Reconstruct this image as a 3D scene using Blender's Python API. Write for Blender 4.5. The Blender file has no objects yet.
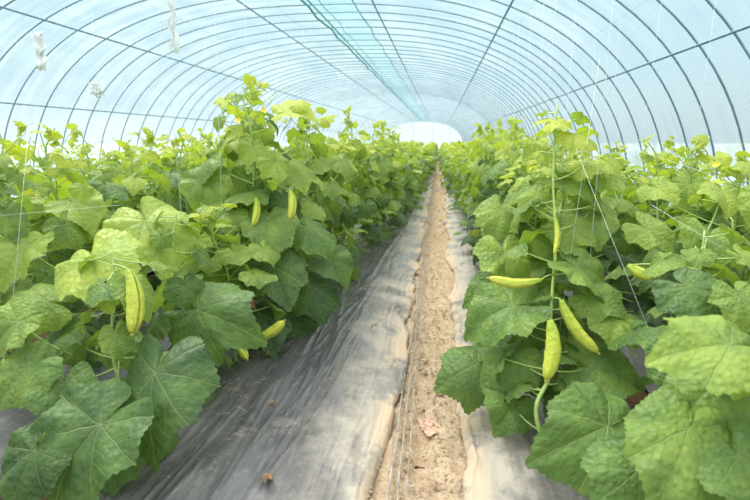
import bpy, math, random
import numpy as np
from mathutils import Vector, Matrix, noise
sc = bpy.context.scene
sc.view_settings.view_transform = 'Standard'
sc.view_settings.look = 'None'
COL = sc.collection
D2R = math.pi/180

# ------------------------------------------------------------ camera
cam_d = bpy.data.cameras.new("camera"); cam = bpy.data.objects.new("camera", cam_d)
COL.objects.link(cam)
cam_d.lens = 24; cam_d.sensor_width = 36
cam.location = (0, 0, 1.4)
cam.rotation_euler = ((90-12.4)*D2R, 0, 7.24*D2R)
cam_d.clip_start = 0.05; cam_d.clip_end = 400
cam_d.dof.use_dof = True; cam_d.dof.focus_distance = 2.8; cam_d.dof.aperture_fstop = 2.4
sc.camera = cam

# ------------------------------------------------------------ node helpers
class NB:
    def __init__(s, name):
        s.m = bpy.data.materials.new(name); s.m.use_nodes = True
        s.m.node_tree.nodes.clear(); s.n = s.m.node_tree.nodes; s.l = s.m.node_tree.links
    def node(s, t, **k):
        nd = s.n.new(t)
        for a, b in k.items(): setattr(nd, a, b)
        return nd
    def put(s, sock, v):
        if isinstance(v, bpy.types.NodeSocket): s.l.new(v, sock)
        else: sock.default_value = v
    def math(s, op, a, b=None, c=None):
        nd = s.node('ShaderNodeMath', operation=op)
        s.put(nd.inputs[0], a)
        if b is not None: s.put(nd.inputs[1], b)
        if c is not None: s.put(nd.inputs[2], c)
        return nd.outputs[0]
    def mix(s, f, a, b, mode='MIX'):
        nd = s.node('ShaderNodeMix', data_type='RGBA', blend_type=mode)
        s.put(nd.inputs[0], f); s.put(nd.inputs[6], a); s.put(nd.inputs[7], b)
        return nd.outputs[2]
    def ss(s, v, a, b, c=0.0, d=1.0):
        nd = s.node('ShaderNodeMapRange', interpolation_type='SMOOTHSTEP')
        s.put(nd.inputs[0], v)
        for i, x in enumerate((a, b, c, d)): nd.inputs[i+1].default_value = x
        return nd.outputs[0]
    def noise(s, vec, scale, detail=3, rough=.55):
        nd = s.node('ShaderNodeTexNoise')
        if vec is not None: s.l.new(vec, nd.inputs['Vector'])
        nd.inputs['Scale'].default_value = scale; nd.inputs['Detail'].default_value = detail
        nd.inputs['Roughness'].default_value = rough
        return nd.outputs[0]
    def mapping(s, vec, sc_):
        nd = s.node('ShaderNodeMapping'); s.l.new(vec, nd.inputs[0]); nd.inputs['Scale'].default_value = sc_
        return nd.outputs[0]
    def obj(s): return s.node('ShaderNodeTexCoord').outputs['Object']
    def geo(s): return s.node('ShaderNodeNewGeometry').outputs['Position']
    def bump(s, h, st, dist=.01):
        nd = s.node('ShaderNodeBump'); s.l.new(h, nd.inputs['Height'])
        nd.inputs['Strength'].default_value = st; nd.inputs['Distance'].default_value = dist
        return nd.outputs[0]
    def principled(s, color, rough=.5, normal=None, spec=.5, metal=0):
        nd = s.node('ShaderNodeBsdfPrincipled')
        s.put(nd.inputs['Base Color'], color); s.put(nd.inputs['Roughness'], rough)
        nd.inputs['Specular IOR Level'].default_value = spec; nd.inputs['Metallic'].default_value = metal
        if normal is not None: s.l.new(normal, nd.inputs['Normal'])
        return nd.outputs[0]
    def out(s, sh):
        o = s.node('ShaderNodeOutputMaterial'); s.l.new(sh, o.inputs[0]); return s.m
def c(r, g, b):
    f = lambda x: ((x/255+.055)/1.055)**2.4 if x > 10 else x/255/12.92
    return (f(r), f(g), f(b), 1)

# leaf
def leaf_material():
    b = NB("cucumber_leaf")
    uv = b.node('ShaderNodeUVMap'); uv.uv_map = "UVMap"
    dn = b.node('ShaderNodeTexNoise'); b.l.new(uv.outputs[0], dn.inputs['Vector']); dn.inputs['Scale'].default_value = 3.0
    va = b.node('ShaderNodeVectorMath', operation='MULTIPLY_ADD'); b.l.new(dn.outputs['Color'], va.inputs[0])
    va.inputs[1].default_value = (.10, .10, 0); b.l.new(uv.outputs[0], va.inputs[2])
    vs = b.node('ShaderNodeVectorMath', operation='SUBTRACT'); b.l.new(va.outputs[0], vs.inputs[0]); vs.inputs[1].default_value = (.05, .05, 0)
    sep = b.node('ShaderNodeSeparateXYZ'); b.l.new(vs.outputs[0], sep.inputs[0])
    x, y = sep.outputs[0], sep.outputs[1]
    th = b.math('ABSOLUTE', b.math('ARCTAN2', x, y))
    r = b.math('SQRT', b.math('ADD', b.math('MULTIPLY', x, x), b.math('MULTIPLY', y, y)))
    d = b.math('PINGPONG', th, .375)
    bb = b.math('MULTIPLY', r, b.math('SINE', d)); aa = b.math('MULTIPLY', r, b.math('COSINE', d))
    main = b.ss(bb, .001, .015, 1, 0)
    t = b.math('PINGPONG', b.math('SUBTRACT', aa, b.math('MULTIPLY', bb, 1.0)), .075)
    sec = b.ss(t, .001, .011, 1, 0)
    sec = b.math('MULTIPLY', sec, .5)
    vein = b.math('MAXIMUM', main, sec)
    vor = b.node('ShaderNodeTexVoronoi', feature='SMOOTH_F1'); b.l.new(uv.outputs[0], vor.inputs['Vector'])
    vor.inputs['Scale'].default_value = 12
    cell = b.ss(vor.outputs[0], 0, .7, 1, 0)
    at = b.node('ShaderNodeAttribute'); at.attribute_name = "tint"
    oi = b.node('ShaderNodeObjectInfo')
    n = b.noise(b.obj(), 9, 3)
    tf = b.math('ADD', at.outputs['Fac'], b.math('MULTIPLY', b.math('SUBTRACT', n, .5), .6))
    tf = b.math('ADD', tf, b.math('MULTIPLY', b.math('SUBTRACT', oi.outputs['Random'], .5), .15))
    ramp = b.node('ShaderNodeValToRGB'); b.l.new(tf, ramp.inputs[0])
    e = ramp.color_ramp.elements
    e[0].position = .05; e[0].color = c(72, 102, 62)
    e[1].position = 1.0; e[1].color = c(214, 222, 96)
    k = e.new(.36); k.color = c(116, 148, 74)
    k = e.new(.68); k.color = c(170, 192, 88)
    col = b.mix(b.math('MULTIPLY', vein, .36), ramp.outputs[0], c(202, 216, 152))
    g = b.node('ShaderNodeNewGeometry')
    col = b.mix(b.math('MULTIPLY', g.outputs['Backfacing'], .4), col, c(178, 200, 138))
    h = b.math('SUBTRACT', b.math('MULTIPLY', cell, .9), b.math('MULTIPLY', vein, 1.0))
    nor = b.bump(h, .65, .007)
    pr = b.principled(col, .47, nor, .42)
    tr = b.node('ShaderNodeBsdfTranslucent')
    b.l.new(b.mix(1.0, col, c(244, 246, 116), 'MULTIPLY'), tr.inputs[0])
    ms = b.node('ShaderNodeMixShader'); ms.inputs[0].default_value = .42
    b.l.new(pr, ms.inputs[1]); b.l.new(tr.outputs[0], ms.inputs[2])
    return b.out(ms.outputs[0])
LEAF = leaf_material()
def simple(name, col, rough=.5, metal=0, spec=.5, nscale=None, col2=None, bump=0, stretch=None):
    b = NB(name)
    if nscale:
        v = b.obj()
        if stretch: v = b.mapping(v, stretch)
        n = b.noise(v, nscale, 4)
        cc = b.mix(b.ss(n, .3, .7), col, col2 or col)
        nor = b.bump(n, bump) if bump else None
        return b.out(b.principled(cc, rough, nor, spec, metal))
    return b.out(b.principled(col, rough, None, spec, metal))
STEM = simple("vine_stem", c(158, 186, 100), .5, nscale=30, col2=c(186, 206, 126))
PETAL = simple("yellow_petal", c(244, 214, 56), .5, nscale=20, col2=c(248, 226, 84))
DRY = simple("dried_leaf_brown", c(120, 88, 56), .8, nscale=30, col2=c(160, 126, 86))
BLOS = simple("withered_blossom", c(196, 190, 90), .8, nscale=30, col2=c(170, 150, 80))
def fruit_material():
    b = NB("cucumber_skin")
    uv = b.node('ShaderNodeUVMap'); uv.uv_map = "UVMap"
    sep = b.node('ShaderNodeSeparateXYZ'); b.l.new(uv.outputs[0], sep.inputs[0])
    n = b.noise(b.obj(), 60, 3)
    f = b.math('ADD', sep.outputs[1], b.math('MULTIPLY', b.math('SUBTRACT', n, .5), .35))
    r = b.node('ShaderNodeValToRGB'); b.l.new(f, r.inputs[0])
    e = r.color_ramp.elements
    e[0].position = 0; e[0].color = c(162, 188, 68)
    e[1].position = 1; e[1].color = c(214, 216, 86)
    k = e.new(.35); k.color = c(200, 208, 78)
    vo = b.node('ShaderNodeTexVoronoi'); b.l.new(b.obj(), vo.inputs['Vector']); vo.inputs['Scale'].default_value = 75
    wart = b.ss(vo.outputs[0], .0, .3, 1, 0)
    rib = b.ss(b.math('PINGPONG', sep.outputs[0], .1), .0, .1)
    h = b.math('ADD', b.math('ADD', n, b.math('MULTIPLY', wart, 1.0)), b.math('MULTIPLY', rib, .8))
    nor = b.bump(h, .9, .006)
    p = b.node('ShaderNodeBsdfPrincipled'); b.l.new(b.mix(b.math('MULTIPLY', wart, .4), r.outputs[0], c(238, 242, 168)), p.inputs['Base Color'])
    p.inputs['Roughness'].default_value = .45; b.l.new(nor, p.inputs['Normal'])
    p.inputs['Specular IOR Level'].default_value = .4
    return b.out(p.outputs[0])
FRUIT = fruit_material()

# ------------------------------------------------------------ mesh builder
class MB:
    def __init__(s): s.V = []; s.F = []; s.UV = []; s.T = []; s.Mt = []; s.n = 0
    def add(s, V, F, UV=None, tint=.5, mat=0):
        V = np.asarray(V, float).reshape(-1, 3)
        s.V.append(V)
        s.F += [tuple(i+s.n for i in f) for f in F]
        s.UV.append(np.zeros((len(V), 2)) if UV is None else np.asarray(UV, float))
        s.T.append(np.full(len(V), tint, float)); s.Mt += [mat]*len(F)
        s.n += len(V)
    def arrays(s): return np.vstack(s.V), s.F, np.vstack(s.UV), np.concatenate(s.T), s.Mt
    def mesh(s, name, mats, smooth=True):
        me = bpy.data.meshes.new(name)
        if s.n == 0: return me
        V, F, UV, T, Mt = s.arrays()
        me.from_pydata(V.tolist(), [], F)
        uvl = me.uv_layers.new(name="UVMap")
        idx = np.zeros(len(me.loops), dtype=np.int32); me.loops.foreach_get("vertex_index", idx)
        uvl.data.foreach_set("uv", UV[idx].astype(np.float32).ravel())
        a = me.attributes.new("tint", 'FLOAT', 'POINT'); a.data.foreach_set("value", T.astype(np.float32))
        for m in mats: me.materials.append(m)
        me.polygons.foreach_set("material_index", np.array(Mt, dtype=np.int32))
        if smooth: me.polygons.foreach_set("use_smooth", np.ones(len(F), dtype=bool))
        me.update(); return me
def link(name, me, parent=None, **props):
    o = bpy.data.objects.new(name, me); COL.objects.link(o)
    if parent is not None: o.parent = parent
    for k, v in props.items(): o[k] = v
    return o
def tube(pts, rad, sides=6, cap=True):
    pts = [Vector(p) for p in pts]; n = len(pts)
    if not isinstance(rad, (list, tuple)): rad = [rad]*n
    V = []; F = []; ref = None
    for i, p in enumerate(pts):
        t = (pts[min(i+1, n-1)] - pts[max(i-1, 0)]).normalized()
        if ref is None:
            ref = Vector((0, 0, 1)) if abs(t.z) < .9 else Vector((1, 0, 0))
        a = (ref - t*ref.dot(t)).normalized(); ref = a; b = t.cross(a)
        for k in range(sides):
            an = 2*math.pi*k/sides
            q = p + (a*math.cos(an)+b*math.sin(an))*rad[i]; V.append(tuple(q))
    for i in range(n-1):
        for k in range(sides):
            k2 = (k+1) % sides
            F.append((i*sides+k, i*sides+k2, (i+1)*sides+k2, (i+1)*sides+k))
    if cap:
        F.append(tuple(range(sides-1, -1, -1))); F.append(tuple((n-1)*sides+k for k in range(sides)))
    return V, F

CD = np.array([0, 7, 16, 27, 36, 44, 49, 56, 68, 80, 88, 97, 112, 135, 152, 165, 174, 180])*D2R
CR = np.array([1.07, .99, .92, .85, .83, .88, .92, .87, .80, .81, .86, .81, .76, .75, .70, .55, .31, .12])
def leaf_template(nA, nR, seed, teeth=.036):
    r = random.Random(seed)
    V = [(0, 0, 0)]; UV = [(0, 0)]; F = []
    k1 = r.uniform(-.05, .32); k2 = r.uniform(.15, .85); k3 = r.uniform(.15, .75)
    ph = [r.uniform(0, 6.28) for _ in range(5)]; am = r.uniform(.04, .11); tw = r.uniform(-.4, .4)
    asy = r.uniform(-.06, .06); stretch = r.uniform(.94, 1.12)
    for j in range(1, nR+1):
        t = j/nR
        for i in range(nA):
            th = -math.pi + 2*math.pi*i/nA
            R = float(np.interp(abs(th), CD, CR))*(1+asy*math.sin(th))
            R *= 1 + .02*math.sin(7*th+ph[3]) + .02*math.sin(3*th+ph[1])
            if j == nR and nA >= 40: R *= (1+teeth*.5) if i % 2 else (1-teeth*.5)
            x = t*R*math.sin(th)/stretch; y = t*R*math.cos(th)*stretch
            sec = abs(((abs(th)+.375) % .75)-.375)/.375
            z = k1*abs(x) - k2*(max(y, 0)**2)*.8 - k3*x*x - .25*min(y, 0)**2
            z += .06*t*math.sin(math.pi*sec*.5)*min(1, t*1.6)
            z += am*t**2*math.sin(4*th+ph[0]) + .035*t**3*math.sin(9*th+ph[1]) + .015*math.sin(13*x+ph[2])*math.sin(12*y+ph[4])*t
            z += tw*x*y
            V.append((x, y, z)); UV.append((x*stretch, y/stretch))
    for i in range(nA): F.append((0, 1+(i+1) % nA, 1+i))
    for j in range(nR-1):
        for i in range(nA):
            a = 1+j*nA+i; b = 1+j*nA+(i+1) % nA
            F.append((a, b, b+nA, a+nA))
    return np.array(V), F, np.array(UV)
TPL = {
 'hero': [leaf_template(104, 8, 100+i) for i in range(10)],
 'hi': [leaf_template(56, 4, 200+i) for i in range(12)],
 'mid': [leaf_template(26, 2, 300+i) for i in range(10)],
 'low': [leaf_template(12, 1, 400+i) for i in range(5)]}
def place_leaf(mb, lod, r, pos, tip, nor, size, tint):
    V, F, UV = r.choice(TPL[lod])
    n = Vector(nor).normalized(); t = Vector(tip); t = (t - n*t.dot(n)).normalized(); x = t.cross(n)
    R = np.array([x, t, n])
    mb.add(V@R*size + np.array(pos), F, UV, tint, 0)
def petiole(a, b, r0=.004, sides=5, sag=.25):
    a = Vector(a); b = Vector(b); L = (b-a).length
    m = (a+b)/2 + Vector((0, 0, -sag*L*.3))
    pts = [a*(1-t)**2 + m*2*t*(1-t) + b*t*t for t in (0, .25, .5, .75, 1)]
    return tube(pts, [r0, r0*.9, r0*.8, r0*.75, r0*.8], sides, False)
FT = [0, .04, .12, .25, .45, .65, .8, .9, .96, 1]; FR = [.34, .46, .64, .84, 1, 1, .92, .74, .5, .2]
def fruit_geo(p0, p1, rad, bow=.06, sides=16, rings=20, bdir=(0, -.3, -1)):
    p0 = Vector(p0); p1 = Vector(p1); L = (p1-p0).length; ax = (p1-p0).normalized()
    bd = Vector(bdir); bd = (bd-ax*bd.dot(ax)); bd = bd.normalized() if bd.length > .3 else (Vector((1, 0, 0))-ax*ax.x).normalized()
    pts = []; rr = []
    for i in range(rings+1):
        t = i/rings; pts.append(p0.lerp(p1, t)+bd*bow*L*math.sin(math.pi*t)); rr.append(rad*float(np.interp(t, FT, FR)))
    V, F = tube(pts, rr, sides, True)
    ctr = [pts[i//sides] for i in range(len(V))]
    V2 = []; UV = []
    for i, v in enumerate(V):
        k = i % sides; v = Vector(v); q = ctr[i]; f = 1+.05*math.cos(2*math.pi*k/sides*5)+.09*noise.noise(v*45)
        V2.append(tuple(q+(v-q)*f)); UV.append((k/sides, (i//sides)/rings))
    return V2, F, UV
def fruit_objs(parent, p0, p1, rad, attach, bow=.06, label=None):
    mb = MB(); V, F, UV = fruit_geo(p0, p1, rad, bow, 24, 26); mb.add(V, F, UV)
    o = link("cucumber", mb.mesh("cucumber", [FRUIT]), parent)
    if label: o["label"] = label
    mb = MB(); V, F = petiole(attach, p0, .004, 6, -.3); mb.add(V, F)
    link("fruit_stalk", mb.mesh("fruit_stalk", [STEM]), o)
    ax = (Vector(p1)-Vector(p0)).normalized()
    mb = MB(); q = Vector(p1)
    V, F = tube([q-ax*.002, q+ax*.006, q+ax*.014], [rad*.16, rad*.22, rad*.1], 6); mb.add(V, F)
    link("dried_blossom", mb.mesh("dried_blossom", [BLOS]), o)
    return o
def flower_geo(mb, pos, nor, s, r, mat=0):
    n = Vector(nor).normalized(); a = n.orthogonal().normalized(); b = n.cross(a); p = Vector(pos)
    V = [tuple(p)]; F = []
    for k in range(5):
        an = k*2*math.pi/5; d = a*math.cos(an)+b*math.sin(an); e = n.cross(d); q = len(V)
        for v in (p+d*s*.45-e*s*.3+n*s*.35, p+d*s*.45+e*s*.3+n*s*.35, p+d*s*.75-e*s*.22+n*s*.6, p+d*s*.75+e*s*.22+n*s*.6, p+d*s*.9+n*s*.6): V.append(tuple(v))
        F += [(0, q, q+1), (q, q+2, q+3, q+1), (q+2, q+4, q+3)]
    mb.add(V, F, None, .5, mat)

def gen_plant(seed, H, lod, nl=24, bulk=1.0, lscale=1.0, nfr=2):
    r = random.Random(seed)
    st = MB(); fo = MB(); fls = []; fr = []
    sides = {'hi': 6, 'mid': 4, 'low': 3}[lod]
    wob = [r.uniform(0, 6.28) for _ in range(4)]
    def sp(z): return Vector((.045*math.sin(3.1*z+wob[0])+.02*math.sin(9*z+wob[1]), .045*math.sin(2.7*z+wob[2])+.02*math.sin(8*z+wob[3]), z))
    nseg = {'hi': 16, 'mid': 8, 'low': 3}[lod]
    pts = [sp(H*i/nseg) for i in range(nseg+1)]
    if lod != 'low':   # bare climbing tip above the leaf mass
        tz = r.uniform(.03, .2); td = Vector((r.uniform(-.5, .5), r.uniform(-.5, .5), 1)); pts += [pts[-1]+td*tz*.5, pts[-1]+td*tz+Vector((.02, 0, 0))]
    V, F = tube(pts, [.009-.005*i/len(pts) for i in range(len(pts))], sides); st.add(V, F)
    tipv = pts[-1]
    for i in range(nl):
        f = (i+r.random())/nl; z = H*(.05+.95*f)
        az = i*2.39996 + r.uniform(-.5, .5)
        top = max(0, (f-.66)/.34)
        size = .135*r.choice([.5, .7, .9, 1, 1.1, 1.25])*r.uniform(.92, 1.08)*(1-.6*top)*lscale
        L = r.uniform(.08, .34)*(1-.55*top)*bulk
        el = r.uniform(5, 50)*D2R if f > .25 else r.uniform(-5, 40)*D2R
        dirv = Vector((math.cos(az), math.sin(az)*.8, 0)).normalized()
        nd = sp(z); E = nd + dirv*L*math.cos(el) + Vector((0, 0, L*math.sin(el)))
        if E.z < .1: E.z = .1+r.random()*.05
        al = r.uniform(15, 80)*D2R*(1-.5*top)
        if f < .3: al = r.uniform(10, 60)*D2R
        az2 = az + r.uniform(-.7, .7); dv = Vector((math.cos(az2), math.sin(az2), 0))
        tip = dv*math.cos(al) + Vector((0, 0, -math.sin(al))); nor = dv*math.sin(al)+Vector((r.uniform(-.35, .35), r.uniform(-.35, .35), math.cos(al)))
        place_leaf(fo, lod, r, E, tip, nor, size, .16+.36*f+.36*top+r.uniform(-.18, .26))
        if lod != 'low':
            V, F = petiole(nd, E, .0048*(1-.4*top), 5 if lod == 'hi' else 3); st.add(V, F)
    if lod != 'low':
        for k in range(4):
            place_leaf(fo, lod, r, tipv+Vector((r.uniform(-.03, .03), r.uniform(-.03, .03), -.035*k)), (r.uniform(-1, 1), r.uniform(-1, 1), .6), (r.uniform(-1, 1), r.uniform(-1, 1), .5), r.uniform(.03, .065), .95)
        for k in range(6 if lod == 'hi' else 1):
            z = H*r.uniform(.5, .98); az = r.uniform(0, 6.28); a = sp(z); pts = []
            for q in range(12):
                t = q/11; pts.append(a+Vector((math.cos(az), math.sin(az), .6))*t*.27+Vector((math.cos(q*1.3), math.sin(q*1.3), 0))*.015*t)
            V, F = tube(pts, [.0017]*12, 3, False); st.add(V, F)
        for k in range(nfr):
            z = H*r.uniform(.25, .8); az = r.uniform(0, 6.28); a = sp(z)
            p0 = a + Vector((math.cos(az)*.1, math.sin(az)*.1, -.02)); Lf = r.uniform(.09, .2)
            p1 = p0 + Vector((math.cos(az)*.04, math.sin(az)*.04, -Lf)); fr.append((p0, p1, Lf*.115, a))
        for k in range(r.choice([1, 2, 2, 3])):
            z = H*r.uniform(.45, 1.0); az = r.uniform(0, 6.28); fl = MB()
            flower_geo(fl, sp(z)+Vector((math.cos(az), math.sin(az), .2))*r.uniform(.1, .29), (math.cos(az), math.sin(az), .5), .021, r); fls.append(fl)
    return st, fo, fr, fls

# ------------------------------------------------------------ world & light
w = bpy.data.worlds.new("World"); sc.world = w; w.use_nodes = True
nt = w.node_tree; nt.nodes.clear()
tc = nt.nodes.new('ShaderNodeTexCoord'); sp_ = nt.nodes.new('ShaderNodeSeparateXYZ'); nt.links.new(tc.outputs['Generated'], sp_.inputs[0])
rp = nt.nodes.new('ShaderNodeValToRGB'); nt.links.new(sp_.outputs[2], rp.inputs[0])
e = rp.color_ramp.elements
e[0].position = 0; e[0].color = (.74, .86, .91, 1)
e[1].position = 1; e[1].color = (2.5, 2.5, 2.4, 1)
k = e.new(.10); k.color = (.60, .79, .86, 1); k = e.new(.3); k.color = (.56, .79, .87, 1); k = e.new(.42); k.color = (.78, .92, .97, 1); k = e.new(.6); k.color = (2.4, 2.4, 2.3, 1)
bg = nt.nodes.new('ShaderNodeBackground'); nt.links.new(rp.outputs[0], bg.inputs[0]); bg.inputs[1].default_value = 1.06
wo = nt.nodes.new('ShaderNodeOutputWorld'); nt.links.new(bg.outputs[0], wo.inputs[0])
sd = bpy.data.lights.new("sun", 'SUN'); sd.energy = 5.2; sd.angle = 28*D2R; sd.color = (1, .96, .87)
so = bpy.data.objects.new("sun", sd); COL.objects.link(so); so.rotation_euler = (-22*D2R, -26*D2R, 0)

# ------------------------------------------------------------ tunnel
CX, HW, AP, PW = -2.2, 5.2, 3.66, 2.5
Y0, Y1 = -3.0, 67.0
def arch(n=48, off=0.0):
    out = []
    for i in range(n+1):
        a = math.pi*i/n; ca, sa = math.cos(a), math.sin(a)
        x = (HW+off)*math.copysign(abs(ca)**(2/PW), ca); z = (AP+off)*abs(sa)**(2/PW)
        out.append((CX-x, z))
    return out
STEEL = simple("painted_steel", c(108, 138, 158), .45, .1, nscale=8, col2=c(134, 160, 178))
HAZE_STEEL = simple("haze_paled_steel", c(138, 166, 184), .5, .1, nscale=8, col2=c(158, 182, 198))  # paler copy of the hoop steel, distance haze painted into its colour
b = NB("greenhouse_film")
g = b.geo(); n1 = b.noise(b.mapping(g, (1, .25, 1)), 1.3, 5, .6); n2 = b.noise(b.mapping(g, (.4, 3.0, .4)), 2.0, 4, .6)
f = b.math('ADD', b.math('MULTIPLY', b.ss(n1, .35, .75), .3), b.math('MULTIPLY', b.ss(n2, .4, .7), .3))
s3 = b.node('ShaderNodeSeparateXYZ'); b.l.new(g, s3.inputs[0])
f = b.math('ADD', f, b.ss(s3.outputs[2], 1.3, 2.2, .6, .06))
f = b.math('MINIMUM', f, .95)
trn = b.node('ShaderNodeBsdfTransparent'); trn.inputs[0].default_value = (.93, .98, 1, 1)
tl = b.node('ShaderNodeBsdfTranslucent'); tl.inputs[0].default_value = (.34, .41, .44, 1)
ms = b.node('ShaderNodeMixShader'); b.l.new(f, ms.inputs[0]); b.l.new(trn.outputs[0], ms.inputs[1]); b.l.new(tl.outputs[0], ms.inputs[2])
FILM = b.out(ms.outputs[0])
pr = arch(64, .03)
V = []; F = []
ny = 71
for j in range(ny):
    y = Y0+(Y1-Y0)*j/(ny-1)
    for (x, z) in pr: V.append((x, y, z))
m_ = len(pr)
for j in range(ny-1):
    for i in range(m_-1): F.append((j*m_+i, j*m_+i+1, (j+1)*m_+i+1, (j+1)*m_+i))
mb = MB(); mb.add(V, F)
link("ceiling", mb.mesh("ceiling", [FILM]), kind="structure", label="clear plastic film stretched over the arched tunnel greenhouse", category="greenhouse cover")
b = NB("end_wall_film")
trn = b.node('ShaderNodeBsdfTransparent'); tl = b.node('ShaderNodeBsdfTranslucent'); tl.inputs[0].default_value = (.5, .53, .54, 1)
ms = b.node('ShaderNodeMixShader'); ms.inputs[0].default_value = .5; b.l.new(trn.outputs[0], ms.inputs[1]); b.l.new(tl.outputs[0], ms.inputs[2])
ENDF = b.out(ms.outputs[0])
V = [(x, Y1, z) for x, z in pr]; mb = MB(); mb.add(V, [tuple(range(len(V)))])
link("wall_back", mb.mesh("wall_back", [ENDF], False), kind="structure", label="white plastic film end wall of the tunnel", category="wall")
for k, x in enumerate((CX-3.4, CX-1.2, CX+1.2, CX+3.4)):
    z = AP*(1-(abs(x-CX)/HW)**PW)**(1/PW)
    mb = MB(); V, F = tube([(x, Y1-.1, 0), (x, Y1-.1, z)], .025, 8); mb.add(V, F)
    link("end_wall_post", mb.mesh("end_wall_post", [HAZE_STEEL]), label="steel upright of the greenhouse end wall", category="post", group="end wall posts")
ar = arch(56)
mb = MB(); V, F = tube([(x, 0, z) for x, z in ar], .0105, 8); mb.add(V, F); hoopme = mb.mesh("greenhouse_hoop", [STEEL])
mb = MB(); V, F = tube([(x, 0, z) for x, z in ar], .012, 6); mb.add(V, F); hoopme2 = mb.mesh("greenhouse_hoop", [HAZE_STEEL])
y = -2.6; hr = random.Random(4)
while y < Y1-.3:
    o = link("greenhouse_hoop", hoopme if y < 26 else hoopme2, label="bent steel tube hoop carrying the plastic film", category="greenhouse frame", group="greenhouse hoops")
    o.location.y = y; y += (.62 if y < 26 else 1.2)*hr.uniform(.85, 1.15)
def arch_z(dx, off=0): return (AP+off)*(1-(abs(dx)/(HW+off))**PW)**(1/PW)
for dx, rr in ((0, .015), (1.05, .014), (-1.1, .013), (3.1, .015), (-3.4, .014), (4.5, .013), (-4.7, .012)):
    z = arch_z(dx)-.03
    mb = MB(); V, F = tube([(CX+dx, Y0, z), (CX+dx, 30, z), (CX+dx, Y1, z)], rr, 8); mb.add(V, F)
    link("purlin_pipe", mb.mesh("purlin_pipe", [STEEL]), label="long steel purlin pipe tying the hoops together", category="pipe", group="greenhouse purlins")
TEAL = simple("teal_net_cord", c(70, 165, 155), .7)
b = NB("teal_net")
s_ = b.node('ShaderNodeSeparateXYZ'); b.l.new(b.geo(), s_.inputs[0])
gx = b.ss(b.math('PINGPONG', s_.outputs[0], .025), .002, .005, 1, 0); gy = b.ss(b.math('PINGPONG', s_.outputs[1], .025), .002, .005, 1, 0)
f = b.math('MAXIMUM', gx, gy); f = b.math('MULTIPLY', f, .62)
trn = b.node('ShaderNodeBsdfTransparent'); ms = b.node('ShaderNodeMixShader'); b.l.new(f, ms.inputs[0]); b.l.new(trn.outputs[0], ms.inputs[1])
tl = b.node('ShaderNodeBsdfTranslucent'); tl.inputs[0].default_value = c(84, 164, 156)
b.l.new(tl.outputs[0], ms.inputs[2]); NET = b.out(ms.outputs[0])
V = []; F = []; nx = 13; nyy = 120; mb = MB()
for j in range(nyy):
    y = 1+(60-1)*j/(nyy-1)
    for i in range(nx):
        dx = -.02+.8*i/(nx-1)
        V.append((CX+dx, y, arch_z(dx)-.10-.05*math.sin(math.pi*i/(nx-1))*(1+.5*math.sin(y*2.2))))
for j in range(nyy-1):
    for i in range(nx-1): F.append((j*nx+i, j*nx+i+1, (j+1)*nx+i+1, (j+1)*nx+i))
mb.add(V, F); netp = link("shade_net", mb.mesh("shade_net", [NET]), label="thin teal netting gathered under the greenhouse ridge", category="net")
for dx, rr in ((-.03, .018), (.25, .006), (.78, .009)):
    mb = MB(); V, F = tube([(CX+dx+.02*math.sin(i*1.7+dx*9), 1+i*.6, arch_z(dx)-.11-.02*math.sin(i*2.3+dx*7)) for i in range(99)], rr, 6); mb.add(V, F)
    link("net_hem", mb.mesh("net_hem", [TEAL]), netp, label="rolled teal hem cord")

# ------------------------------------------------------------ ground
def soilmat(name, c1, c2, c3, sc1=6):
    b = NB(name); g = b.geo()
    n = b.noise(g, sc1, 6, .65); n2 = b.noise(g, 45, 5, .7)
    col = b.mix(b.ss(n, .3, .7), c1, c2); col = b.mix(b.ss(n2, .5, .75), col, c3)
    h = b.math('ADD', b.math('MULTIPLY', n, .4), n2)
    return b.out(b.principled(col, .95, b.bump(h, .9, .03), .1))
SOIL = soilmat("dark_soil", c(88, 66, 48), c(120, 94, 70), c(60, 45, 34))
PATH = soilmat("sandy_path_soil", c(198, 168, 138), c(220, 196, 168), c(164, 132, 104), 9)
mb = MB(); mb.add([(CX-HW-.3, Y0, -.03), (CX+HW+.3, Y0, -.03), (CX+HW+.3, Y1+.2, -.03), (CX-HW-.3, Y1+.2, -.03)], [(0, 1, 2, 3)])
link("floor", mb.mesh("floor", [SOIL], False), kind="structure", label="brown soil floor of the greenhouse", category="soil")
OUTG = soilmat("outside_ground", c(190, 200, 195), c(204, 212, 206), c(176, 188, 180), 1)
mb = MB(); mb.add([(-150, -60, -.08), (150, -60, -.08), (150, 250, -.08), (-150, 250, -.08)], [(0, 1, 2, 3)])
link("ground", mb.mesh("ground", [OUTG], False), kind="structure", label="open ground around the greenhouse", category="ground")
def ysamples(a, b_, n, p=2.2): return [a+(b_-a)*(i/n)**p for i in range(n+1)]
V = []; F = []; ys = ysamples(.6, 66, 600); nx = 44
for y in ys:
    for i in range(nx+1):
        x = -.42+.78*i/nx
        z = .0+.026*noise.noise((x*9, y*6, 0))+.016*noise.noise((x*30, y*22, 3))+.008*noise.noise((x*60, y*50, 3))-.012*math.exp(-((x+.02)/.1)**2)
        V.append((x, y, z))
for j in range(len(ys)-1):
    for i in range(nx): a = j*(nx+1)+i; F.append((a, a+1, a+nx+2, a+nx+1))
mb = MB(); mb.add(V, F)
link("dirt_path", mb.mesh("dirt_path", [PATH]), label="narrow sandy footpath between plastic covered ridges", category="path")
r = random.Random(5); mb = MB()
base = [(1, 0, 0), (-1, 0, 0), (0, 1, 0), (0, -1, 0), (0, 0, 1), (0, 0, -1)]
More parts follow.
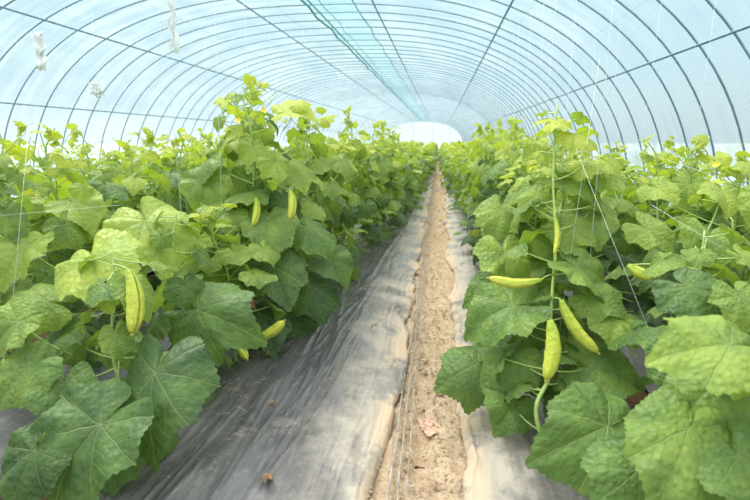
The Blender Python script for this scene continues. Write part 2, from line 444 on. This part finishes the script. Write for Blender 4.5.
for k in range(4600):
    y = 1.2+r.random()**1.8*14; x = -.03+r.gauss(0, .16); s = r.uniform(.003, .010)*(1 if r.random() < .94 else 2.0)
    zb = .004 if abs(x+.02) < .12 else .026
    vs = [(x+a*s*r.uniform(.7, 1.4), y+bb*s*r.uniform(.7, 1.4), zb+s*.4+cc*s*r.uniform(.5, .9)) for a, bb, cc in base]
    mb.add(vs, [(0, 2, 4), (2, 1, 4), (1, 3, 4), (3, 0, 4), (2, 0, 5), (1, 2, 5), (3, 1, 5), (0, 3, 5)])
link("soil_clods", mb.mesh("soil_clods", [PATH], False), kind="stuff", label="loose crumbs of sandy soil on the footpath", category="soil crumbs")
def mulchmat():
    b = NB("grey_mulch_film"); g = b.geo(); s = b.node('ShaderNodeSeparateXYZ'); b.l.new(g, s.inputs[0])
    n = b.noise(b.mapping(g, (3.5, 1.2, 3)), 1.0, 7, .66); n2 = b.noise(b.mapping(g, (30, 4, 10)), 1.0, 7, .70); n3 = b.noise(g, 3.0, 8, .74); n4 = b.noise(g, 38, 5, .7)
    col = b.mix(b.ss(n, .32, .68), c(64, 62, 66), c(94, 92, 95)); col = b.mix(b.math('MULTIPLY', b.ss(n2, .52, .70), .45), col, c(136, 132, 130))
    col = b.mix(b.math('MULTIPLY', b.ss(n4, .56, .7), .3), col, c(148, 138, 126))
    near = b.ss(b.math('ABSOLUTE', b.math('ADD', s.outputs[0], .03)), .13, .66, 1, 0)
    near2 = b.ss(b.math('ABSOLUTE', b.math('ADD', s.outputs[0], .03)), .16, .30, 1, 0)
    dust = b.math('MULTIPLY', b.math('ADD', b.ss(n3, .38, .62), .35), near)
    dust = b.math('MINIMUM', b.math('ADD', dust, b.math('MULTIPLY', b.ss(n3, .54, .66), .22)), .85)
    col = b.mix(dust, col, c(176, 164, 150))
    soil = b.math('MULTIPLY', near2, b.ss(n3, .44, .56))
    col = b.mix(soil, col, c(200, 172, 142))
    ro = b.math('ADD', .22, b.math('MULTIPLY', dust, .5))
    h = b.math('ADD', b.math('MULTIPLY', n, .5), b.math('ADD', b.math('MULTIPLY', n2, .7), b.math('MULTIPLY', n4, .15)))
    return b.out(b.principled(col, ro, b.bump(h, .5, .015), .6))
MULCH = mulchmat()
def ridge(x, a, bb, h):
    t = (x-a)/(bb-a); return h*(max(0, math.sin(math.pi*min(max(t, 0), 1))))**.6
def mulch(a, bb, h, nx, ny_, seed, label, y0=.3):
    V = []; F = []; ys = ysamples(y0, 66, ny_)
    for y in ys:
        wv = .09*noise.noise((y*.9, seed, 0))+.045*noise.noise((y*3.1, seed, 4))+.018*noise.noise((y*11, seed, 4))
        for i in range(nx+1):
            x = a+(bb-a)*i/nx
            ed = min(i, nx-i)/nx; xx = x+wv*(1-min(1, ed*5))
            z = ridge(x, a, bb, h)+.012
            q1 = 1-abs(noise.noise((x*6+y*.35, y*.6, seed)))*3.5
            q2 = 1-abs(noise.noise((x*15-y*.7, y*.9, seed+5)))*5
            q3 = 1-abs(noise.noise((x*24+y*1.8, y*2.2, seed+8)))*5
            z += .011*max(0, q1)**2+.007*max(0, q2)**2+.004*max(0, q3)**2+.002*noise.noise((x*30, y*8, seed))
            if 0 < ed < .05: z += .010+.012*noise.noise((y*4, seed, 9))
            V.append((xx, y, z))
    for j in range(len(ys)-1):
        for i in range(nx): q = j*(nx+1)+i; F.append((q, q+1, q+nx+2, q+nx+1))
    mb = MB(); mb.add(V, F)
    link("mulch_film", mb.mesh("mulch_film", [MULCH]), label=label, category="plastic mulch")
mulch(-1.42, -.20, .09, 150, 800, 1.0, "wrinkled grey plastic mulch sheet on a wide ridge beside the path")
mulch(.14, 1.05, .09, 90, 600, 7.0, "dusty grey plastic mulch sheet under the vines beside the path")
for i, (a, bb) in enumerate(((-2.75, -1.75), (-3.9, -3.05), (-5.05, -4.1), (-6.6, -5.4), (1.2, 2.5))):
    mulch(a, bb, .1, 16, 140, 11.0+i*5, "grey plastic mulch sheet covering a planted ridge", 1.0)
HOSE = simple("thin_grey_hose", c(178, 170, 160), .4, nscale=14, col2=c(130, 124, 118))
for k, x0 in enumerate((-.165, -.135, -.10)):
    pts = []; y = .6
    while y < 40: pts.append((x0+.022*noise.noise((y*.9, k*5, 2))+.006*noise.noise((y*4, k, 2)), y, .03+.008*noise.noise((y*2, k, 5)))); y += .08+y*.01
    mb = MB(); V, F = tube(pts, .0050-.001*k, 6); mb.add(V, F)
    link("irrigation_hose", mb.mesh("irrigation_hose", [HOSE]), label="thin grey irrigation hose lying along the path edge", category="hose", group="irrigation hoses")
def dried(x, y, z, s, rot, seed, mat=DRY, name="dried_leaf", label="curled brown dried leaf lying on the plastic mulch", cat="leaf"):
    V, F, UV = leaf_template(30, 4, seed)
    V = V*np.array([s*.55, s, s*1.6]); V[:, 2] += s*.35*np.abs(V[:, 0]/s)*2
    cz, sz = math.cos(rot), math.sin(rot); V = np.stack([V[:, 0]*cz-V[:, 1]*sz, V[:, 0]*sz+V[:, 1]*cz, V[:, 2]-V[:, 2].min()], 1)
    mb = MB(); mb.add(V, F, UV); o = link(name, mb.mesh(name, [mat]), label=label, category=cat); o.location = (x, y, z)
dried(-.62, 1.62, .10, .045, .3, 1); dried(-.42, 3.3, .095, .035, 2.2, 3); dried(-.8, 2.2, .1, .02, 2.8, 5); dried(-.3, 3.75, .07, .03, 2.0, 8)
PINK = simple("faded_pink_paper", c(208, 180, 156), .95, nscale=22, col2=c(208, 150, 128))
V = []; F = []
for j in range(13):
    for i in range(13):
        x = (i/12-.5)*.11*(1-.35*j/12)+.016*noise.noise((i*.6, j*.5, 3)); yy = (j/12-.5)*.15+.02*noise.noise((i*.55, j*.4, 7))
        V.append((x, yy, .010*noise.noise((x*40, yy*40, 1))))
for j in range(12):
    for i in range(12): F.append((j*13+i, j*13+i+1, j*13+i+14, j*13+i+13))
mb = MB(); mb.add(V, F); o = link("paper_scrap", mb.mesh("paper_scrap", [PINK]), label="flat faded pink scrap trodden into the path", category="litter"); o.location = (-.01, 2.27, .004); o.rotation_euler = (0, 0, .45)

# ------------------------------------------------------------ generic plants
LBL = "climbing cucumber vine with broad green leaves in a row"
def hfun(x, y, r):
    t = min(1, max(0, (y-6)/9))
    if x < -1.8: h = 1.22-.12*t
    elif x < 0: h = 1.0 if y < 2.9 else 1.45-.43*t
    elif x < 1: h = 1.28 if y < 4 else 1.38-.36*t
    else: h = 1.16-.06*t
    return h*r.uniform(.82, 1.10)
def rowx(x0, y):
    if x0 == -1.3: return x0+.20*min(1, max(0, (y-3)/1))+.40*min(1, max(0, (y-4)/5))
    if x0 == .68: return x0-.20*min(1, max(0, (y-5)/9))
    return x0
rows = [-1.3, -2.25, -3.4, -4.5, -5.7, .68, 1.5, 2.2]
VH = [gen_plant(1000+i, 1.3, 'hi', 40, 1.05, .93) for i in range(8)]
VHm = []
for st, fo, fr, fls in VH:
    fm = []
    for (p0, p1, rad, at) in fr:
        m1 = MB(); Vv, Ff, U = fruit_geo(p0, p1, rad, .07, 12, 14); m1.add(Vv, Ff, U)
        m2 = MB(); Vv, Ff = petiole(at, p0, .0035, 5, -.3); m2.add(Vv, Ff)
        fm.append((m1.mesh("cucumber", [FRUIT]), m2.mesh("fruit_stalk", [STEM])))
    VHm.append((st.mesh("stem", [STEM]), fo.mesh("foliage", [LEAF]), fm, [f.mesh("flower", [PETAL]) for f in fls]))
def single_mesh(seed, lod, nl, **k):
    st, fo, fr, fls = gen_plant(seed, 1.3, lod, nl, **k)
    m = MB(); a = fo.arrays(); m.add(a[0], a[1], a[2]); m.T[-1] = a[3]
    a = st.arrays(); m.add(a[0], a[1], None, .5, 1)
    for fl in fls: a = fl.arrays(); m.add(a[0], a[1], None, .5, 2)
    for (p0, p1, rad, at) in fr:
        Vv, Ff, U = fruit_geo(p0, p1, rad, .05, 7, 7); m.add(Vv, Ff, U, .5, 3)
    return m
VM = [single_mesh(2000+i, 'mid', 44, lscale=.9) for i in range(8)]
VMm = [m.mesh("cucumber_plant", [LEAF, STEM, PETAL, FRUIT]) for m in VM]
VL = [single_mesh(3000+i, 'low', 28, lscale=1.1) for i in range(6)]
r = random.Random(77); far = []
for x0 in rows:
    ystart = {-1.3: 2.75, .68: 2.85, 1.5: 1.75, 2.2: 2.4, -2.25: 2.3, -3.4: 3.2, -4.5: 4, -5.7: 5}[x0]
    y = ystart
    while y < 65:
        x = rowx(x0, y)+r.uniform(-.07, .07); h = hfun(x0, y, r); s = h/1.3; rz = r.uniform(0, 6.28); wd = r.uniform(.92, 1.12)
        if x0 == -1.3 and y > 3: wd *= 1.15
        if y > 13 and x0 in (-1.3, .68): wd *= 1.2
        dist = math.hypot(x, y)
        if dist < 7.5 and x0 > -3:
            o = link("cucumber_plant", None, label=LBL, category="plant", group="cucumber vines")
            st, fo, fm, fls = r.choice(VHm)
            link("stem", st, o); link("foliage", fo, o)
            for f in fls: link("flower", f, o)
            for m1, m2 in fm:
                q = link("cucumber", m1, o); link("fruit_stalk", m2, q)
        elif y < 17.5:
            o = link("cucumber_plant", r.choice(VMm), label=LBL, category="plant", group="cucumber vines")
        else:
            far.append((x, y, rz, wd*1.1, s)); y += .55; continue
        o.location = (x, y, .07); o.rotation_euler.z = rz; o.scale = (wd, wd, s)
        y += .5 if y < 10 else .52
m = MB()
for (x, y, rz, wd, s) in far:
    V, F, UV, T, Mt = r.choice(VL).arrays()
    cz, sz = math.cos(rz), math.sin(rz)
    W = np.stack([(V[:, 0]*cz-V[:, 1]*sz)*wd+x, (V[:, 0]*sz+V[:, 1]*cz)*wd+y, V[:, 2]*s+.07], 1)
    k0 = len(m.F); m.add(W, F, UV); m.T[-1] = T; m.Mt[k0:] = Mt
link("distant_cucumber_vines", m.mesh("distant_cucumber_vines", [LEAF, STEM, PETAL, FRUIT]), kind="stuff", label="long rows of cucumber vines filling the greenhouse", category="plants")

# ------------------------------------------------------------ near plants, leaf by leaf
class Hero:
    def __init__(s, name_label, path, rad=.008):
        s.path = [Vector(p) for p in path]
        s.o = link("cucumber_plant", None, label=name_label, category="plant", group="cucumber vines")
        s.o.location = s.path[0]; s.base = s.path[0].copy()
        pts = []; n = len(path)
        for i in range(n-1):
            p0 = s.path[max(i-1, 0)]; p1 = s.path[i]; p2 = s.path[i+1]; p3 = s.path[min(i+2, n-1)]
            for k in range(6):
                t = k/6; pts.append(.5*((2*p1)+(p2-p0)*t+(2*p0-5*p1+4*p2-p3)*t*t+(3*p1-p0-3*p2+p3)*t**3))
        pts.append(s.path[-1]); s.pts = pts
        mb = MB(); L = len(pts)
        V, F = tube([p-s.base for p in pts], [rad*(1-.5*i/L) for i in range(L)], 8); mb.add(V, F)
        link("stem", mb.mesh("stem", [STEM]), s.o)
    def attach(s, p, up=.0):
        return min(s.pts, key=lambda q: (q-p).length+max(0, (q.z-p.z))*.3)
heroes = [
 Hero("low cucumber vine with broad leaves and a yellow fruit", [(-1.32, 1.75, .08), (-1.3, 1.78, .3), (-1.34, 1.8, .55), (-1.33, 1.85, .8), (-1.36, 1.9, .95)]),
 Hero("leafy cucumber vine at the edge of the grey plastic", [(-1.3, 2.25, .08), (-1.27, 2.3, .4), (-1.32, 2.3, .8), (-1.3, 2.35, 1.05)]),
 Hero("tall cucumber vine with pale leaves at its tip", [(-1.25, 3.3, .08), (-1.22, 3.35, .6), (-1.26, 3.4, 1.1), (-1.3, 3.5, 1.55), (-1.4, 3.55, 1.78)]),
 Hero("tall cucumber vine on a string with yellow fruits", [(.48, 1.972, .12), (.434, 1.997, .29), (.507, 2.097, .421), (.528, 2.272, .637), (.56, 2.425, .935), (.543, 2.505, 1.213), (.557, 2.602, 1.57)], .010),
 Hero("cucumber vine with very large leaves beside the path", [(.95, 1.15, .1), (.93, 1.2, .4), (.9, 1.25, .75), (.88, 1.25, 1.0)]),
 Hero("cucumber vine with broad leaves and young fruits", [(1.0, 1.95, .1), (1.0, 2.0, .5), (1.03, 2.05, .8), (1.05, 2.1, 1.05)]),
]
# leaf blades: x, y, z of the blade centre (cm), blade size (cm), lean of the tip (deg), paleness
HL = [
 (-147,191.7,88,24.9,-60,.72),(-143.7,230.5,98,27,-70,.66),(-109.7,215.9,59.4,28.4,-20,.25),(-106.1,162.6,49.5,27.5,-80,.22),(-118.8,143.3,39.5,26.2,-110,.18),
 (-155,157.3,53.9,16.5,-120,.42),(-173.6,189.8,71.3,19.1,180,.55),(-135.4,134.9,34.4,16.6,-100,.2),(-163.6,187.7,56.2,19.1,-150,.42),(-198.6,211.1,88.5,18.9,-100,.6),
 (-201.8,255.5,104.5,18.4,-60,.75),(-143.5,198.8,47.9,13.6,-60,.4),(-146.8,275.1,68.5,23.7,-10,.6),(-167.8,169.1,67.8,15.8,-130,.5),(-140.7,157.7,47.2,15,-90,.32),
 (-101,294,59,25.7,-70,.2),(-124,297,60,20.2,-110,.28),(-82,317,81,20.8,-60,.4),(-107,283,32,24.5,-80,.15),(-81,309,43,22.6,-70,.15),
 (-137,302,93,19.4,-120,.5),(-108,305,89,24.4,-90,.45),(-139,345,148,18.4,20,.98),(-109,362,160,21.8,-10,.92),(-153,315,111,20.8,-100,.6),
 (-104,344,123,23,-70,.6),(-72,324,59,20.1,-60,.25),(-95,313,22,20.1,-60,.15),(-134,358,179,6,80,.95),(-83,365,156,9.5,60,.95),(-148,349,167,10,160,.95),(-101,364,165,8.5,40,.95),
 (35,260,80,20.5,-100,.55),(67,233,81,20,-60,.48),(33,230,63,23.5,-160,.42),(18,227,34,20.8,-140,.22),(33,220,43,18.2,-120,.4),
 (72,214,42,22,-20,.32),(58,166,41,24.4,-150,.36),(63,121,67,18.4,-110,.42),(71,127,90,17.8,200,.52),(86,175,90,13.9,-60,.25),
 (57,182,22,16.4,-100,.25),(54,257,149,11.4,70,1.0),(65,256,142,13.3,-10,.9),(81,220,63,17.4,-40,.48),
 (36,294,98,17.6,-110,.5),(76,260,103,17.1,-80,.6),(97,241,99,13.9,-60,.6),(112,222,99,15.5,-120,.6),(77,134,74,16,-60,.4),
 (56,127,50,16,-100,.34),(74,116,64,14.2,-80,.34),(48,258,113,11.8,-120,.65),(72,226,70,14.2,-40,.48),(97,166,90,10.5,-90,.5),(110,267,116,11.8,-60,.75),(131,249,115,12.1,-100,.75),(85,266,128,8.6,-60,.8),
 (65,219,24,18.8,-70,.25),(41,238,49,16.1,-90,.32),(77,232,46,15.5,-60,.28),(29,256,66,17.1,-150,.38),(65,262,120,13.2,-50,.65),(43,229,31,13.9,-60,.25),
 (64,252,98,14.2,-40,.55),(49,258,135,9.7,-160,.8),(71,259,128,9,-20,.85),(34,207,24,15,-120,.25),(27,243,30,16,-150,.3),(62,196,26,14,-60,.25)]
r = random.Random(3)
for (x, y, z, sz_, ang, tint) in HL:
    ctr = Vector((x, y, z))/100; s = sz_/100
    a = ang*D2R; nor = Vector((r.uniform(-.3, .3), -.5+r.uniform(-.25, .2), .8)).normalized()
    tip = Vector((math.cos(a), -.1, math.sin(a))); tip = (tip-nor*tip.dot(nor)).normalized()
    pos = ctr - tip*s*.15
    h = min(heroes, key=lambda h: (Vector((h.base.x, h.base.y, 0))-Vector((pos.x, pos.y, 0))).length)
    mb = MB(); place_leaf(mb, 'hero', r, pos-h.base, tip, nor, s, tint)
    at = h.attach(pos-Vector((0, 0, .06)))
    if (at-pos).length > .3: at = pos+(at-pos).normalized()*.14+Vector((0, .06, -.14))
    Vv, Ff = petiole(at-h.base, pos-h.base-nor*.003, .0042, 7, .5); mb.add(Vv, Ff, None, .5, 1)
    link("leaf", mb.mesh("leaf", [LEAF, STEM]), h.o)
for hi_, h in enumerate(heroes):
    fo = MB(); n = [18, 18, 30, 28, 12, 22][hi_]
    for i in range(n):
        f = i/n
        if hi_ == 3 and f < .2: continue
        nd = h.pts[int((i+.5)/n*(len(h.pts)-1))]; az = i*2.4+r.uniform(-.4, .4)
        L = r.uniform(.1, .24)*(1-.5*max(0, f-.7)/.3); dv = Vector((math.cos(az), math.sin(az), 0))
        if hi_ == 3 and dv.y < .3: dv.y = .5+.3*dv.y
        E = nd+dv*L+Vector((0, 0, L*r.uniform(0, .6)-.04)); E.z = max(E.z, .14); al = r.uniform(15, 60)*D2R
        tip = dv*math.cos(al)+Vector((0, 0, -math.sin(al))); nor = dv*math.sin(al)+Vector((0, -.1, math.cos(al)))
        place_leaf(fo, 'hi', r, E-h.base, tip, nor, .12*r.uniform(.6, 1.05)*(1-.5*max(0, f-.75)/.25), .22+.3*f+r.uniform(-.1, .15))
        Vv, Ff = petiole(nd-h.base, E-h.base, .004); fo.add(Vv, Ff, None, .5, 1)
    link("foliage", fo.mesh("foliage", [LEAF, STEM]), h.o)
# fruits: neck and blossom end (mm), radius (mm), vine
HF = [(-1232,1815,887,-1195,1736,650,34,0),(-1151,2643,258,-1067,2560,173,25,1),(-1063,2703,234,-886,2706,356,30,1),(-944,3114,1088,-925,3028,914,26,2),
 (-1158,3075,1038,-1155,2989,871,23,2),(457,2195,799,227,2136,816,23,3),(535,2138,728,688,2079,523,26,3),(479,2065,662,462,1979,431,32,3),(537,2398,1060,531,2309,890,13,3),(835,2258,863,932,2226,820,25,5)]
for q in HF:
    h = heroes[q[7]]; p0 = Vector(q[:3])/1000; p1 = Vector(q[3:6])/1000
    at = h.attach(p0+Vector((0, 0, .05)))
    fruit_objs(h.o, p0-h.base, p1-h.base, q[6]/1000, at-h.base, .08, "pale yellow green cucumber hanging from the vine")

# ------------------------------------------------------------ strings
STR = simple("white_twine", c(215, 222, 215), .7)
def string(p, q, rad=.0010, label="thin white twine supporting a cucumber vine"):
    mb = MB(); V, F = tube([p, q], rad, 4); mb.add(V, F)
    link("trellis_string", mb.mesh("trellis_string", [STR]), label=label, category="string", group="trellis strings")
r = random.Random(9)
for x0 in (-1.3, .68, 1.5, -2.25):
    mb = MB(); V, F = tube([(x0, .5, 2.42), (x0, 20, 2.40), (x0, 66, 2.42)], .0012, 5); mb.add(V, F)
    link("trellis_wire", mb.mesh("trellis_wire", [STR]), label="thin overhead white wire above a vine row", category="wire", group="trellis wires")
    y = 2.4
    while y < 11:
        string((rowx(x0, y)+r.uniform(-.05, .05), y, .3), (x0, y+r.uniform(-.1, .1), 2.42)); y += .5 if x0 in (-1.3, .68) else .8
for p, q in (((.62, 2.44, 1.36), (.83, 1.78, .58)), ((.95, 2.59, 1.35), (1.28, 2.18, 1.2)), ((.75, 2.66, 1.78), (.57, 2.26, .55)),
             ((-2.0, 2.05, 1.06), (-1.64, 2.4, 1.07)), ((.84, 2.11, 1.15), (1.19, 2.01, .93)), ((-1.96, 2.25, 1.49), (-1.77, 1.77, .62))):
    string(p, q, .0008, "slack white twine slanting between cucumber vines")
TAT = simple("white_plastic_tatter", c(250, 250, 250), .6, nscale=20, col2=c(236, 240, 240))
def tatter(loc, L, wd, seed):
    V = []; F = []; n = 20
    for j in range(n+1):
        t = j/n
        for i in range(6):
            V.append((wd*(i/5-.5)*(1-.5*t+.7*noise.noise((t*6, seed, i*.5)))+.03*noise.noise((t*4, seed, 1)), .04*noise.noise((t*4, seed, 2))+.03*math.sin(i*2+t*5), -L*t*(1+.25*noise.noise((i*1.3, seed, 5)))))
    for j in range(n):
        for i in range(5): q = j*6+i; F.append((q, q+1, q+7, q+6))
    mb = MB(); mb.add(V, F); o = link("plastic_tatter", mb.mesh("plastic_tatter", [TAT]), label="torn white plastic strip hanging from the greenhouse frame", category="plastic strip", group="hanging plastic strips")
    o.location = loc
tatter((-4.99, 6.06, 2.72), .45, .18, 1); tatter((-4.81, 6.79, 2.19), .2, .2, 3)
tatter((-3.26, 6.16, 3.14), .68, .13, 4)
